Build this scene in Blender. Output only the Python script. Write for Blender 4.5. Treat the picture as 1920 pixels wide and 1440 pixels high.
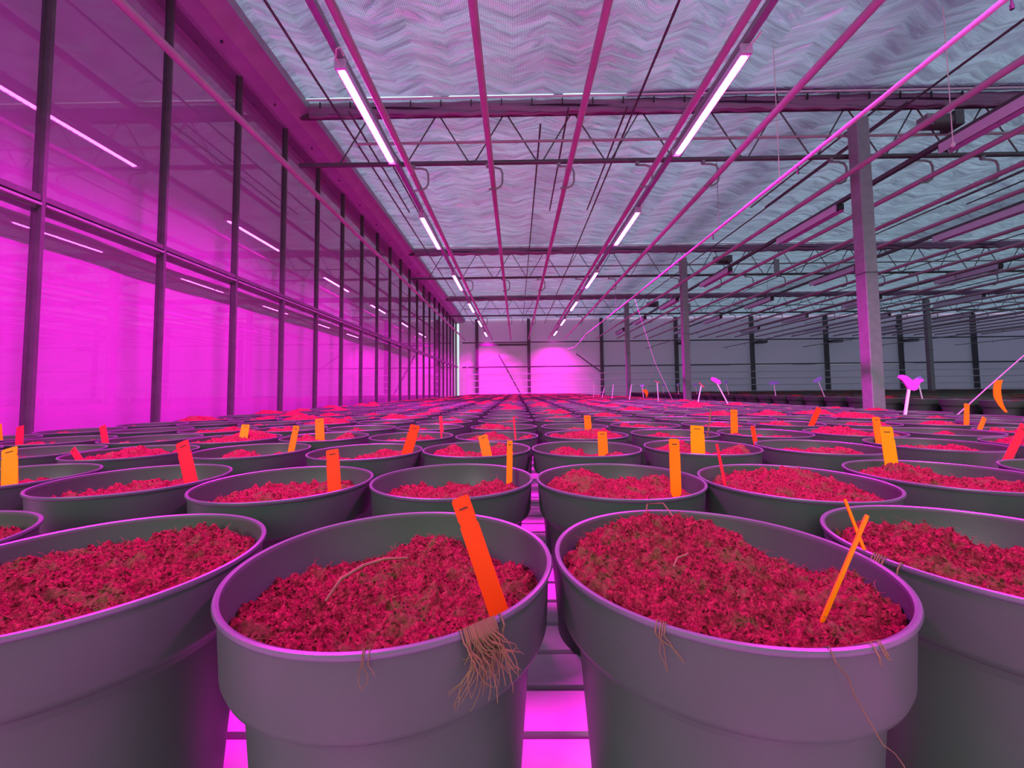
import bpy, bmesh, math, random
from mathutils import Vector, Matrix, noise, Euler

for o in list(bpy.data.objects):
    bpy.data.objects.remove(o, do_unlink=True)
SC = bpy.context.scene
COL = SC.collection
random.seed(7)
PI = math.pi

# ------------------------------------------------------------------ camera
F = 760.0                      # focal length in pixels of the 1920 px wide frame
CAMZ = 0.432                   # lens height over the floor
PITCH, YAW, ROLL = math.radians(3.1), math.radians(0.6), math.radians(0.6)
SHX, SHY = 0.0, -0.0150
cam_d = bpy.data.cameras.new('camera')
cam_d.sensor_width = 36.0
cam_d.lens = F / 1920 * 36
cam_d.shift_x, cam_d.shift_y = SHX, SHY
cam_d.clip_start = 0.01
cam = bpy.data.objects.new('camera', cam_d)
COL.objects.link(cam)
CM = Matrix.Rotation(YAW, 4, 'Z') @ Matrix.Rotation(PI / 2 + PITCH, 4, 'X') @ Matrix.Rotation(-ROLL, 4, 'Z')
cam.matrix_world = Matrix.Translation((0, 0, CAMZ)) @ CM
SC.camera = cam
CX, CY = 960 - SHX * 1920, 720 + SHY * 1920
CR = CM.to_3x3()


def ray(px, py):
    return CR @ Vector(((px - CX) / F, -(py - CY) / F, -1.0))


def at_y(px, py, Y):
    """real point at distance Y into the house seen at that pixel of the photograph"""
    d = ray(px, py)
    return Vector((0, 0, CAMZ)) + d * (Y / d.y)


def at_z(px, py, z):
    d = ray(px, py)
    return Vector((0, 0, CAMZ)) + d * ((z - CAMZ) / d.z)


# ------------------------------------------------------------------ render look
SC.view_settings.view_transform = 'Standard'
SC.view_settings.look = 'None'
SC.view_settings.gamma = 1
SC.view_settings.use_curve_mapping = False
SC.view_settings.exposure = 0.0

# ------------------------------------------------------------------ daylight outside
W = bpy.data.worlds.new('overcast_sky')
SC.world = W
W.use_nodes = True
nt = W.node_tree
nt.nodes.clear()
wo = nt.nodes.new('ShaderNodeOutputWorld')
bg = nt.nodes.new('ShaderNodeBackground')
bg.inputs[1].default_value = 1.4
tc = nt.nodes.new('ShaderNodeTexCoord')
sx = nt.nodes.new('ShaderNodeSeparateXYZ')
cr = nt.nodes.new('ShaderNodeValToRGB')
cr.color_ramp.elements[0].position = 0.45
cr.color_ramp.elements[0].color = (0.42, 0.46, 0.47, 1)
cr.color_ramp.elements[1].position = 0.8
cr.color_ramp.elements[1].color = (0.74, 0.97, 1.0, 1)
ma = nt.nodes.new('ShaderNodeMath')
ma.operation = 'MULTIPLY_ADD'
ma.inputs[1].default_value = 0.5
ma.inputs[2].default_value = 0.5
nt.links.new(tc.outputs['Generated'], sx.inputs[0])
nt.links.new(sx.outputs['Z'], ma.inputs[0])
nt.links.new(ma.outputs[0], cr.inputs[0])
nt.links.new(cr.outputs[0], bg.inputs[0])
nt.links.new(bg.outputs[0], wo.inputs[0])

sun_d = bpy.data.lights.new('sun', 'SUN')
sun_d.energy = 1.1
sun_d.angle = math.radians(16)
sun_d.color = (1.0, 0.97, 0.9)
sun = bpy.data.objects.new('sun', sun_d)
COL.objects.link(sun)
sd = Vector((0.42, 0.80, -0.40))         # travelling direction: in through the open end behind the camera
sun.rotation_euler = sd.to_track_quat('-Z', 'Y').to_euler()
sun.location = (-3, -10, 8)

LAMP_W = 165.0                            # watts of each grow lamp
LAMP_COL = (1.0, 0.0005, 0.80)


# ------------------------------------------------------------------ materials
def mat(name, base, rough=0.6, metal=0.0, spec=0.5, var=0.0, vscale=20, bump=0.0, bscale=60, emit=None, es=0):
    m = bpy.data.materials.new(name)
    m.use_nodes = True
    n = m.node_tree
    b = n.nodes['Principled BSDF']
    b.inputs['Base Color'].default_value = (*base, 1)
    b.inputs['Roughness'].default_value = rough
    b.inputs['Metallic'].default_value = metal
    b.inputs['Specular IOR Level'].default_value = spec
    t = n.nodes.new('ShaderNodeTexCoord')
    if var:
        nz = n.nodes.new('ShaderNodeTexNoise')
        nz.inputs['Scale'].default_value = vscale
        nz.inputs['Detail'].default_value = 5
        n.links.new(t.outputs['Object'], nz.inputs['Vector'])
        r = n.nodes.new('ShaderNodeValToRGB')
        r.color_ramp.elements[0].position = 0.3
        r.color_ramp.elements[1].position = 0.7
        r.color_ramp.elements[0].color = (*[c * (1 - var) for c in base], 1)
        r.color_ramp.elements[1].color = (*[min(1, c * (1 + var)) for c in base], 1)
        n.links.new(nz.outputs[0], r.inputs[0])
        n.links.new(r.outputs[0], b.inputs['Base Color'])
    if bump:
        nz = n.nodes.new('ShaderNodeTexNoise')
        nz.inputs['Scale'].default_value = bscale
        nz.inputs['Detail'].default_value = 6
        n.links.new(t.outputs['Object'], nz.inputs['Vector'])
        bp = n.nodes.new('ShaderNodeBump')
        bp.inputs['Strength'].default_value = bump
        bp.inputs['Distance'].default_value = 0.01
        n.links.new(nz.outputs[0], bp.inputs['Height'])
        n.links.new(bp.outputs[0], b.inputs['Normal'])
    if emit:
        b.inputs['Emission Color'].default_value = (*emit, 1)
        b.inputs['Emission Strength'].default_value = es
    return m


M = {}
M['pot'] = mat('pot_plastic', (0.054, 0.076, 0.060), 0.42, spec=0.3, var=0.06, vscale=9, bump=0.05, bscale=500)
M['rim'] = mat('pot_rim_plastic', (0.09, 0.085, 0.11), 0.34, spec=0.7)
M['orange'] = mat('orange_tag', (1.0, 0.20, 0.002), 0.45, spec=0.15, var=0.04, vscale=30)
M['yellow'] = mat('amber_tag', (1.0, 0.33, 0.0), 0.45, spec=0.15, var=0.04, vscale=30)
M['red'] = mat('red_tag', (1.0, 0.045, 0.004), 0.45, spec=0.15, var=0.04, vscale=30)
M['pink'] = mat('pinkish_tag', (0.95, 0.012, 0.045), 0.45, spec=0.15, var=0.04, vscale=30)
M['slot'] = mat('tag_slot_dark', (0.12, 0.01, 0.003), 0.7)
M['white'] = mat('white_plastic', (0.8, 0.78, 0.8), 0.4, var=0.04)
M['violet'] = mat('violet_sign', (0.4, 0.2, 0.85), 0.5, var=0.1)
M['pinksign'] = mat('pink_sign', (0.6, 0.05, 0.6), 0.5, var=0.1)
M['maroon'] = mat('maroon_sign', (0.4, 0.05, 0.08), 0.5, var=0.1)
M['root'] = mat('dry_root', (0.17, 0.09, 0.035), 0.8, var=0.3, vscale=40)
M['pipe'] = mat('painted_pipe', (0.40, 0.28, 0.34), 0.45, spec=0.4, var=0.08, vscale=6)
M['eave'] = mat('eaves_steel', (0.33, 0.28, 0.36), 0.45, metal=0.2, var=0.1, vscale=5)
M['tube'] = mat('glossy_tube', (0.72, 0.6, 0.72), 0.28, spec=0.7)
M['steel'] = mat('galvanised_steel', (0.27, 0.25, 0.28), 0.5, metal=0.35, var=0.12, vscale=14)
M['darksteel'] = mat('dark_steel', (0.10, 0.085, 0.10), 0.5, metal=0.3, var=0.15, vscale=14)
M['alu'] = mat('aluminium_profile', (0.62, 0.58, 0.62), 0.38, metal=0.5, var=0.06, vscale=10)
M['housing'] = mat('lamp_housing', (0.62, 0.52, 0.66), 0.4, metal=0.2, var=0.03)
M['black'] = mat('black_plastic', (0.025, 0.02, 0.025), 0.5)
M['cord'] = mat('thin_cord', (0.75, 0.6, 0.65), 0.6)
M['slat'] = mat('floor_slat', (0.70, 0.48, 0.66), 0.5, var=0.12, vscale=7, bump=0.1, bscale=40)
M['ground'] = mat('ground_cloth', (0.05, 0.045, 0.045), 0.85, var=0.3, vscale=3)
M['led'] = mat('led_lens', (0.8, 0.6, 0.8), 0.3, emit=(1.0, 0.16, 0.86), es=30)
M['bundle'] = None


def soil_mat():
    m = bpy.data.materials.new('coco_peat_soil')
    m.use_nodes = True
    n = m.node_tree
    b = n.nodes['Principled BSDF']
    b.inputs['Roughness'].default_value = 0.9
    b.inputs['Specular IOR Level'].default_value = 0.1
    g = n.nodes.new('ShaderNodeNewGeometry')
    oi = n.nodes.new('ShaderNodeObjectInfo')
    ad = n.nodes.new('ShaderNodeVectorMath')
    ad.operation = 'ADD'
    n.links.new(g.outputs['Position'], ad.inputs[0])
    n.links.new(oi.outputs['Random'], ad.inputs[1])

    def nz(scale, det, rough=0.6):
        q = n.nodes.new('ShaderNodeTexNoise')
        q.inputs['Scale'].default_value = scale
        q.inputs['Detail'].default_value = det
        q.inputs['Roughness'].default_value = rough
        n.links.new(ad.outputs[0], q.inputs['Vector'])
        return q
    fine = nz(330, 6, 0.75)
    r1 = n.nodes.new('ShaderNodeValToRGB')
    e = r1.color_ramp.elements
    e[0].position = 0.33
    e[0].color = (0.045, 0.005, 0.008, 1)
    e[1].position = 0.72
    e[1].color = (0.52, 0.07, 0.09, 1)
    k = e.new(0.5)
    k.color = (0.21, 0.018, 0.03, 1)
    n.links.new(fine.outputs[0], r1.inputs[0])
    moss = nz(26, 4, 0.6)
    r2 = n.nodes.new('ShaderNodeValToRGB')
    r2.color_ramp.elements[0].position = 0.53
    r2.color_ramp.elements[1].position = 0.62
    n.links.new(moss.outputs[0], r2.inputs[0])
    mossc = n.nodes.new('ShaderNodeMixRGB')
    mossc.inputs[1].default_value = (0.05, 0.045, 0.012, 1)
    mossc.inputs[2].default_value = (0.26, 0.15, 0.055, 1)
    n.links.new(fine.outputs[0], mossc.inputs[0])
    mx = n.nodes.new('ShaderNodeMixRGB')
    mu = n.nodes.new('ShaderNodeMath')
    mu.operation = 'MULTIPLY'
    mu.inputs[1].default_value = 0.85
    n.links.new(r2.outputs[0], mu.inputs[0])
    n.links.new(mu.outputs[0], mx.inputs[0])
    n.links.new(r1.outputs[0], mx.inputs[1])
    n.links.new(mossc.outputs[0], mx.inputs[2])
    n.links.new(mx.outputs[0], b.inputs['Base Color'])
    bp = n.nodes.new('ShaderNodeBump')
    bp.inputs['Strength'].default_value = 0.9
    bp.inputs['Distance'].default_value = 0.004
    n.links.new(fine.outputs[0], bp.inputs['Height'])
    n.links.new(bp.outputs[0], b.inputs['Normal'])
    return m


M['soil'] = soil_mat()


def sheet_mat(name, base, trans, tcol, gloss=0.0, grough=0.35, bumpd=0.02, stripes=False, wscale=(1, 1, 1), bstr=0.6):
    """cloth or film: partly lets daylight through, partly reflects"""
    m = bpy.data.materials.new(name)
    m.use_nodes = True
    n = m.node_tree
    n.nodes.clear()
    out = n.nodes.new('ShaderNodeOutputMaterial')
    df = n.nodes.new('ShaderNodeBsdfDiffuse')
    tr = n.nodes.new('ShaderNodeBsdfTranslucent')
    gl = n.nodes.new('ShaderNodeBsdfGlossy')
    gl.inputs['Roughness'].default_value = grough
    gl.inputs['Color'].default_value = (0.85, 0.82, 0.88, 1)
    df.inputs[0].default_value = (*base, 1)
    tr.inputs[0].default_value = (*tcol, 1)
    m1 = n.nodes.new('ShaderNodeMixShader')
    m2 = n.nodes.new('ShaderNodeMixShader')
    m1.inputs[0].default_value = trans
    m2.inputs[0].default_value = gloss
    n.links.new(df.outputs[0], m1.inputs[1])
    n.links.new(tr.outputs[0], m1.inputs[2])
    n.links.new(m1.outputs[0], m2.inputs[1])
    n.links.new(gl.outputs[0], m2.inputs[2])
    n.links.new(m2.outputs[0], out.inputs[0])
    tcn = n.nodes.new('ShaderNodeTexCoord')
    mp = n.nodes.new('ShaderNodeMapping')
    mp.inputs['Scale'].default_value = wscale
    if stripes:
        # the cloth hangs in shallow swags between its wires: creases bend in every 0.5 m lane
        sp = n.nodes.new('ShaderNodeSeparateXYZ')
        cb = n.nodes.new('ShaderNodeCombineXYZ')
        pp = n.nodes.new('ShaderNodeMath')
        pp.operation = 'PINGPONG'
        pp.inputs[1].default_value = 0.34
        ml = n.nodes.new('ShaderNodeMath')
        ml.operation = 'MULTIPLY_ADD'
        ml.inputs[1].default_value = 0.42
        n.links.new(tcn.outputs['Object'], sp.inputs[0])
        n.links.new(sp.outputs['X'], pp.inputs[0])
        n.links.new(pp.outputs[0], ml.inputs[0])
        n.links.new(sp.outputs['Y'], ml.inputs[2])
        n.links.new(sp.outputs['X'], cb.inputs['X'])
        n.links.new(ml.outputs[0], cb.inputs['Y'])
        n.links.new(cb.outputs[0], mp.inputs[0])
    else:
        n.links.new(tcn.outputs['Object'], mp.inputs[0])
    nz = n.nodes.new('ShaderNodeTexNoise')
    nz.inputs['Scale'].default_value = 1.0
    nz.inputs['Detail'].default_value = 4
    nz.inputs['Roughness'].default_value = 0.62
    nz.inputs['Distortion'].default_value = 1.2
    n.links.new(mp.outputs[0], nz.inputs['Vector'])
    bp = n.nodes.new('ShaderNodeBump')
    bp.inputs['Strength'].default_value = bstr
    bp.inputs['Distance'].default_value = bumpd
    n.links.new(nz.outputs[0], bp.inputs['Height'])
    for s in (df, tr, gl):
        n.links.new(bp.outputs[0], s.inputs['Normal'])
    if stripes:
        wv = n.nodes.new('ShaderNodeTexWave')
        wv.wave_type = 'BANDS'
        wv.bands_direction = 'X'
        wv.inputs['Scale'].default_value = 19.0
        wv.inputs['Distortion'].default_value = 0.0
        n.links.new(tcn.outputs['Object'], wv.inputs['Vector'])
        r = n.nodes.new('ShaderNodeValToRGB')
        r.color_ramp.elements[0].position = 0.25
        r.color_ramp.elements[0].color = (*[c * 0.4 for c in tcol], 1)
        r.color_ramp.elements[1].position = 0.6
        r.color_ramp.elements[1].color = (*tcol, 1)
        n.links.new(wv.outputs[0], r.inputs[0])
        # light and dark of the creases put into the translucent colour
        r3 = n.nodes.new('ShaderNodeValToRGB')
        r3.color_ramp.elements[0].position = 0.36
        r3.color_ramp.elements[0].color = (0.52, 0.52, 0.52, 1)
        r3.color_ramp.elements[1].position = 0.60
        r3.color_ramp.elements[1].color = (1, 1, 1, 1)
        n.links.new(nz.outputs[0], r3.inputs[0])
        mm = n.nodes.new('ShaderNodeMixRGB')
        mm.blend_type = 'MULTIPLY'
        mm.inputs[0].default_value = 1.0
        n.links.new(r.outputs[0], mm.inputs[1])
        n.links.new(r3.outputs[0], mm.inputs[2])
        n.links.new(mm.outputs[0], tr.inputs[0])
    return m


M['ceil'] = sheet_mat('aluminised_ceiling_screen', (0.58, 0.30, 1.0), 0.56, (0.66, 0.80, 1.0), 0.32, 0.2, 0.14,
                      True, (1.3, 8.5, 2.0), 1.0)
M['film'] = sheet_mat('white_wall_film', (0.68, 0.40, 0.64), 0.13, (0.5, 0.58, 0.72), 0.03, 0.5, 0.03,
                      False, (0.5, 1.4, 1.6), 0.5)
M['leftfilm'] = sheet_mat('lamp_tinted_side_film', (0.64, 0.10, 0.60), 0.05, (0.5, 0.3, 0.5), 0.02, 0.5, 0.03,  # white film with the lamps' magenta put into its base colour
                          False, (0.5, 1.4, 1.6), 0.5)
M['bundle'] = sheet_mat('folded_screen_cloth', (0.26, 0.09, 0.22), 0.08, (0.3, 0.2, 0.25), 0.1, 0.4, 0.02,
                        False, (3, 20, 25), 0.8)


def glass_mat():
    m = bpy.data.materials.new('clear_glass')
    m.use_nodes = True
    n = m.node_tree
    n.nodes.clear()
    out = n.nodes.new('ShaderNodeOutputMaterial')
    t = n.nodes.new('ShaderNodeBsdfTransparent')
    t.inputs[0].default_value = (0.93, 0.92, 0.94, 1)
    g = n.nodes.new('ShaderNodeBsdfGlossy')
    g.inputs['Roughness'].default_value = 0.012
    lw = n.nodes.new('ShaderNodeLayerWeight')      # facing: the same from either side of the pane
    lw.inputs['Blend'].default_value = 0.5
    pw = n.nodes.new('ShaderNodeMath')
    pw.operation = 'POWER'
    pw.inputs[1].default_value = 4.0
    n.links.new(lw.outputs['Facing'], pw.inputs[0])
    fr = n.nodes.new('ShaderNodeMath')
    fr.operation = 'MULTIPLY_ADD'
    fr.inputs[1].default_value = 0.85
    fr.inputs[2].default_value = 0.05
    n.links.new(pw.outputs[0], fr.inputs[0])
    mx = n.nodes.new('ShaderNodeMixShader')
    n.links.new(fr.outputs[0], mx.inputs[0])
    n.links.new(t.outputs[0], mx.inputs[1])
    n.links.new(g.outputs[0], mx.inputs[2])
    n.links.new(mx.outputs[0], out.inputs[0])
    return m


M['glass'] = glass_mat()


# ------------------------------------------------------------------ mesh helpers
class MB:
    def __init__(self):
        self.v, self.f, self.smooth = [], [], []

    def add(self, vs, fs, smooth=False):
        o = len(self.v)
        self.v += [tuple(p) for p in vs]
        self.f += [tuple(i + o for i in f) for f in fs]
        self.smooth += [smooth] * len(fs)
        return self

    def box(self, a, b):
        x0, x1 = sorted((a[0], b[0])); y0, y1 = sorted((a[1], b[1])); z0, z1 = sorted((a[2], b[2]))
        v = [(x0, y0, z0), (x1, y0, z0), (x1, y1, z0), (x0, y1, z0), (x0, y0, z1), (x1, y0, z1), (x1, y1, z1), (x0, y1, z1)]
        return self.add(v, [(3, 2, 1, 0), (4, 5, 6, 7), (0, 1, 5, 4), (1, 2, 6, 5), (2, 3, 7, 6), (3, 0, 4, 7)])

    def tube(self, pts, r, seg=10, cap=True):
        pts = [Vector(p) for p in pts]
        rr = r if isinstance(r, (list, tuple)) else [r] * len(pts)
        vs, fs = [], []
        prev = None
        for i, p in enumerate(pts):
            a = pts[max(0, i - 1)]
            b = pts[min(len(pts) - 1, i + 1)]
            d = (b - a).normalized()
            if prev is None:
                up = Vector((0, 0, 1)) if abs(d.z) < 0.9 else Vector((1, 0, 0))
                u = d.cross(up).normalized()
            else:
                u = (prev - d * prev.dot(d)).normalized()
            prev = u
            w = d.cross(u)
            for k in range(seg):
                t = 2 * PI * k / seg
                vs.append(p + (u * math.cos(t) + w * math.sin(t)) * rr[i])
        for i in range(len(pts) - 1):
            for k in range(seg):
                k2 = (k + 1) % seg
                fs.append((i * seg + k, i * seg + k2, (i + 1) * seg + k2, (i + 1) * seg + k))
        if cap:
            fs.append(tuple(reversed(range(seg))))
            fs.append(tuple((len(pts) - 1) * seg + k for k in range(seg)))
        return self.add(vs, fs, True)

    def bar(self, a, b, w, h):
        """rectangular bar between two points, h measured towards +Z"""
        a, b = Vector(a), Vector(b)
        d = (b - a).normalized()
        up = Vector((0, 0, 1)) if abs(d.z) < 0.95 else Vector((0, 1, 0))
        s = d.cross(up).normalized() * w / 2
        t = s.cross(d).normalized() * h / 2
        v = [a - s - t, a + s - t, a + s + t, a - s + t, b - s - t, b + s - t, b + s + t, b - s + t]
        return self.add(v, [(3, 2, 1, 0), (4, 5, 6, 7), (0, 1, 5, 4), (1, 2, 6, 5), (2, 3, 7, 6), (3, 0, 4, 7)])

    def lathe(self, prof, seg=64, smooth=True):
        vs, fs = [], []
        for r, z in prof:
            for k in range(seg):
                t = 2 * PI * k / seg
                vs.append((r * math.cos(t), r * math.sin(t), z))
        for i in range(len(prof) - 1):
            for k in range(seg):
                k2 = (k + 1) % seg
                fs.append((i * seg + k, i * seg + k2, (i + 1) * seg + k2, (i + 1) * seg + k))
        return self.add(vs, fs, smooth)

    def prism_y(self, poly, y0, y1):
        n = len(poly)
        v = [(x, y0, z) for x, z in poly] + [(x, y1, z) for x, z in poly]
        f = [tuple(range(n)), tuple(reversed(range(n, 2 * n)))]
        f += [(i, i + n, (i + 1) % n + n, (i + 1) % n) for i in range(n)]
        return self.add(v, f)

    def mesh(self, name, m):
        me = bpy.data.meshes.new(name)
        me.from_pydata(self.v, [], self.f)
        me.polygons.foreach_set('use_smooth', self.smooth)
        me.materials.append(m)
        me.update()
        bm = bmesh.new()
        bm.from_mesh(me)
        bmesh.ops.recalc_face_normals(bm, faces=bm.faces)
        bm.to_mesh(me)
        bm.free()
        if any(self.smooth):
            try:
                me.set_sharp_from_angle(angle=math.radians(40))
            except Exception:
                pass
        return me

    def build(self, name, m, parent=None, loc=None):
        o = bpy.data.objects.new(name, self.mesh(name, m))
        COL.objects.link(o)
        if loc:
            o.location = loc
        if parent:
            o.parent = parent
        return o


def link(name, me, parent=None, loc=(0, 0, 0), rz=0):
    o = bpy.data.objects.new(name, me)
    COL.objects.link(o)
    o.location = loc
    o.rotation_euler[2] = rz
    if parent:
        o.parent = parent
    return o


def empty(name, loc=(0, 0, 0), rz=0):
    o = bpy.data.objects.new(name, None)
    COL.objects.link(o)
    o.location = loc
    o.rotation_euler[2] = rz
    o.empty_display_size = 0.05
    return o


def tag(o, label=None, cat=None, group=None, kind=None):
    if label: o['label'] = label
    if cat: o['category'] = cat
    if group: o['group'] = group
    if kind: o['kind'] = kind
    return o


def copy_tree(o, parent=None):
    c = o.copy()
    COL.objects.link(c)
    c.parent = parent
    for ch in o.children:
        copy_tree(ch, c)
    return c


ORD = ['first', 'second', 'third', 'fourth', 'fifth', 'sixth', 'seventh', 'eighth', 'ninth', 'tenth', 'eleventh',
       'twelfth', 'thirteenth', 'fourteenth', 'fifteenth', 'sixteenth', 'seventeenth', 'eighteenth', 'nineteenth', 'twentieth']

# ------------------------------------------------------------------ building dimensions
WX = -2.85                     # glass wall
YB, YE = -1.0, 19.7            # open near end, end wall
XR = 27.0
Z0 = CAMZ
ZC = Z0 + 3.50                 # ceiling screen
TR_Y = [4.75, 9.75, 14.75]     # trusses
COLX = [4.03, 14.8, 25.4]

# floor: dark ground and pale slats
g = MB()
g.box((-3.4, -3.0, -0.08), (XR, YE + 0.3, -0.035))
tag(g.build('floor', M['ground']), kind='structure')
s = MB()
y = -1.0
while y < YE - 0.1:
    s.box((-2.6, y, -0.03), (2.95, y + 0.069, 0.0))
    y += 0.081
o = s.build('slatted_growing_floor', M['slat'])
tag(o, 'pale slatted floor of narrow cross boards under the near block of pots', 'floor slats')

# aisle strip on the right
s = MB()
s.box((3.05, -1.0, -0.034), (4.55, YE - 0.05, -0.02))
tag(s.build('floor_aisle', M['ground']), kind='structure')


def grid_sheet(name, m, fn, nu, nv, parent=None):
    vs = [fn(i / nu, j / nv) for j in range(nv + 1) for i in range(nu + 1)]
    fs = [(j * (nu + 1) + i, j * (nu + 1) + i + 1, (j + 1) * (nu + 1) + i + 1, (j + 1) * (nu + 1) + i)
          for j in range(nv) for i in range(nu)]
    me = bpy.data.meshes.new(name)
    me.from_pydata(vs, [], fs)
    me.polygons.foreach_set('use_smooth', [True] * len(fs))
    me.materials.append(m)
    me.update()
    o = bpy.data.objects.new(name, me)
    COL.objects.link(o)
    if parent: o.parent = parent
    return o


# ceiling: one screen sheet per bay, drawn flat between the trusses
def ceil_fn(y0, y1, x0, x1):
    def f(u, v):
        x = x0 + (x1 - x0) * u
        y = y0 + (y1 - y0) * v
        e = min(v, 1 - v) * 4
        e = min(1, e)
        h = 0.035 * noise.noise(Vector((x * 1.1, y * 2.6, 3))) + 0.016 * noise.noise(Vector((x * 3.1, y * 8.5, 9)))
        ch = 0.02 * math.sin((y + 0.22 * abs((x % 1.6) - 0.8)) * 13 + 2 * noise.noise(Vector((x * .7, y * .7, 1))))
        return (x, y, ZC + (h + ch * 0.6) * (0.25 + 0.75 * e))
    return f


bays = [(YB, 4.615), (4.64, 9.62), (9.63, 14.62), (14.63, YE)]
cparent = None
for i, (a, b) in enumerate(bays):
    o = grid_sheet('ceiling', M['ceil'], ceil_fn(a, b, -2.56, 10.0), 160 if i < 2 else 110, 110 if i < 2 else 70)
    tag(o, kind='structure')
    o = grid_sheet('ceiling', M['ceil'], ceil_fn(a, b, 10.0, XR), 90, 60)
    tag(o, kind='structure')
# closing strip over the truss gap to the right of the bright slit
s = MB().box((1.35, 4.57, ZC + 0.012), (XR, 4.69, ZC + 0.018))
tag(s.build('ceiling', M['bundle']), kind='structure')

# roof gutters and bars above the screen (they shade it)
for x, w in ((0.58, 0.16), (COLX[0] - 0.1, 0.40), (9.4, 0.4), (14.8, 0.4), (20.1, 0.4)):
    s = MB().box((x - w * 0.35, YB, ZC + 0.28), (x + w * 0.35, YE, ZC + 0.36))
    tag(s.build('trim_roof_gutter', M['steel']), kind='structure')
s = MB()
for k in range(9):
    for sg in (-1, 1):
        y = k * 2.5 - 1
        s.bar((0.58, y, ZC + 0.16), (0.58 + sg * 3.2, y + 1.9, ZC + 0.24), 0.05, 0.05)
tag(s.build('trim_roof_bars', M['steel']), kind='structure')

# end wall film: upper sheet, lower sheet and the slits between them
ZR = Z0 + 1.14


def film_fn(x0, x1, z0, z1):
    def f(u, v):
        x = x0 + (x1 - x0) * u
        z = z0 + (z1 - z0) * v
        w = 0.05 * noise.noise(Vector((x * 0.9, z * 0.8, 4)))
        if x < 1:
            w += 0.035 * math.sin((z - 0.22 * x) * 11) * max(0, 1 - abs(z - 1.8) / 0.9) * min(1, (1 - x) / 1.5)
        return (x, YE + 0.08 + w, z)
    return f


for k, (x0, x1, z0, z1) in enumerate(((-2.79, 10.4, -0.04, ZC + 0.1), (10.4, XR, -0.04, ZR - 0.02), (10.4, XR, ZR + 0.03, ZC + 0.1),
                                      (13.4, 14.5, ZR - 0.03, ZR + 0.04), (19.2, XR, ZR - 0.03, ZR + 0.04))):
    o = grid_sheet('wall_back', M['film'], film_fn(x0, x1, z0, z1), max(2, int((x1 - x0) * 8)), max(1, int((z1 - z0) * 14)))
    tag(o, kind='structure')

# left wall film behind the glass
def left_fn(u, v):
    y = YB + (YE - 0.06 - YB) * u
    top = Z0 + 3.42 - 0.10 * max(0, 1 - abs(y - 2.9) / 1.0)
    z = -0.04 + (top + 0.04) * v
    w = 0.05 * noise.noise(Vector((y * 0.7, z * 0.6, 14))) + 0.015 * noise.noise(Vector((y * 2.7, z * 2.2, 5)))
    return (WX - 0.17 + 0.6 * w, y, z)


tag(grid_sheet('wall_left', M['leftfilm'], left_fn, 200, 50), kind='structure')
s = MB().box((XR, YB, -0.04), (XR + 0.02, YE, ZC + 0.1))
tag(s.build('wall_right', M['film']), kind='structure')

# glass wall: one window per bay of 0.84 m, with mullion, rail and two panes
BAY = 0.843
Y1 = 760 * 2.85 / 923 - 2 * BAY      # a mullion of the photo is at 2.35 m
k = 0
y = Y1
while y < YE - 0.05:
    fr = MB()
    fr.box((WX - 0.012, y - 0.010, 0.0), (WX + 0.024, y + 0.010, Z0 + 3.32))
    fr.box((WX - 0.030, y - 0.020, 0.0), (WX - 0.012, y + 0.020, Z0 + 3.32))
    ye = min(y + BAY, YE)
    fr.box((WX - 0.03, y + 0.012, Z0 + 1.165), (WX + 0.02, ye - 0.012, Z0 + 1.20))
    w = fr.build('window_%d' % (k + 1), M['darksteel'])
    tag(w, kind='structure')
    r = MB().box((WX - 0.008, y + 0.012, Z0 + 1.135), (WX + 0.028, ye - 0.012, Z0 + 1.15))
    r.box((WX - 0.02, y + 0.012, Z0 + 1.12), (WX - 0.008, ye - 0.012, Z0 + 1.165))
    r.build('middle_rail', M['steel'], w)
    MB().box((WX - 0.012, y + 0.03, 0.02), (WX - 0.008, ye - 0.03, Z0 + 1.12)).build('lower_pane', M['glass'], w)
    MB().box((WX - 0.012, y + 0.03, Z0 + 1.20), (WX - 0.008, ye - 0.03, Z0 + 3.30)).build('upper_pane', M['glass'], w)
    k += 1
    y += BAY
# added beam behind the glass, standing in for the cross rail's shadow band
s = MB().box((WX - 0.11, YB, Z0 + 1.125), (WX - 0.035, YE - 0.15, Z0 + 1.165))
tag(s.build('trim_rail_shadow_beam', M['steel']), kind='structure')
# eaves beam
s = MB().prism_y([(WX - 0.30, Z0 + 3.33), (WX + 0.04, Z0 + 3.30), (WX + 0.20, Z0 + 3.34), (WX + 0.215, Z0 + 3.31),
                  (WX + 0.30, Z0 + 3.37), (WX + 0.38, Z0 + 3.40), (WX + 0.38, Z0 + 3.5), (WX - 0.30, Z0 + 3.5)], YB, YE)
ev = tag(s.build('trim_eaves', M['eave']), kind='structure')
s = MB()
for i in range(24):
    yy = YB + 0.4 + i * BAY
    s.tube([(WX + 0.11, yy, Z0 + 3.30), (WX + 0.11, yy, Z0 + 3.34)], 0.012, 8)
s.build('bolts', M['darksteel'], ev)

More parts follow.
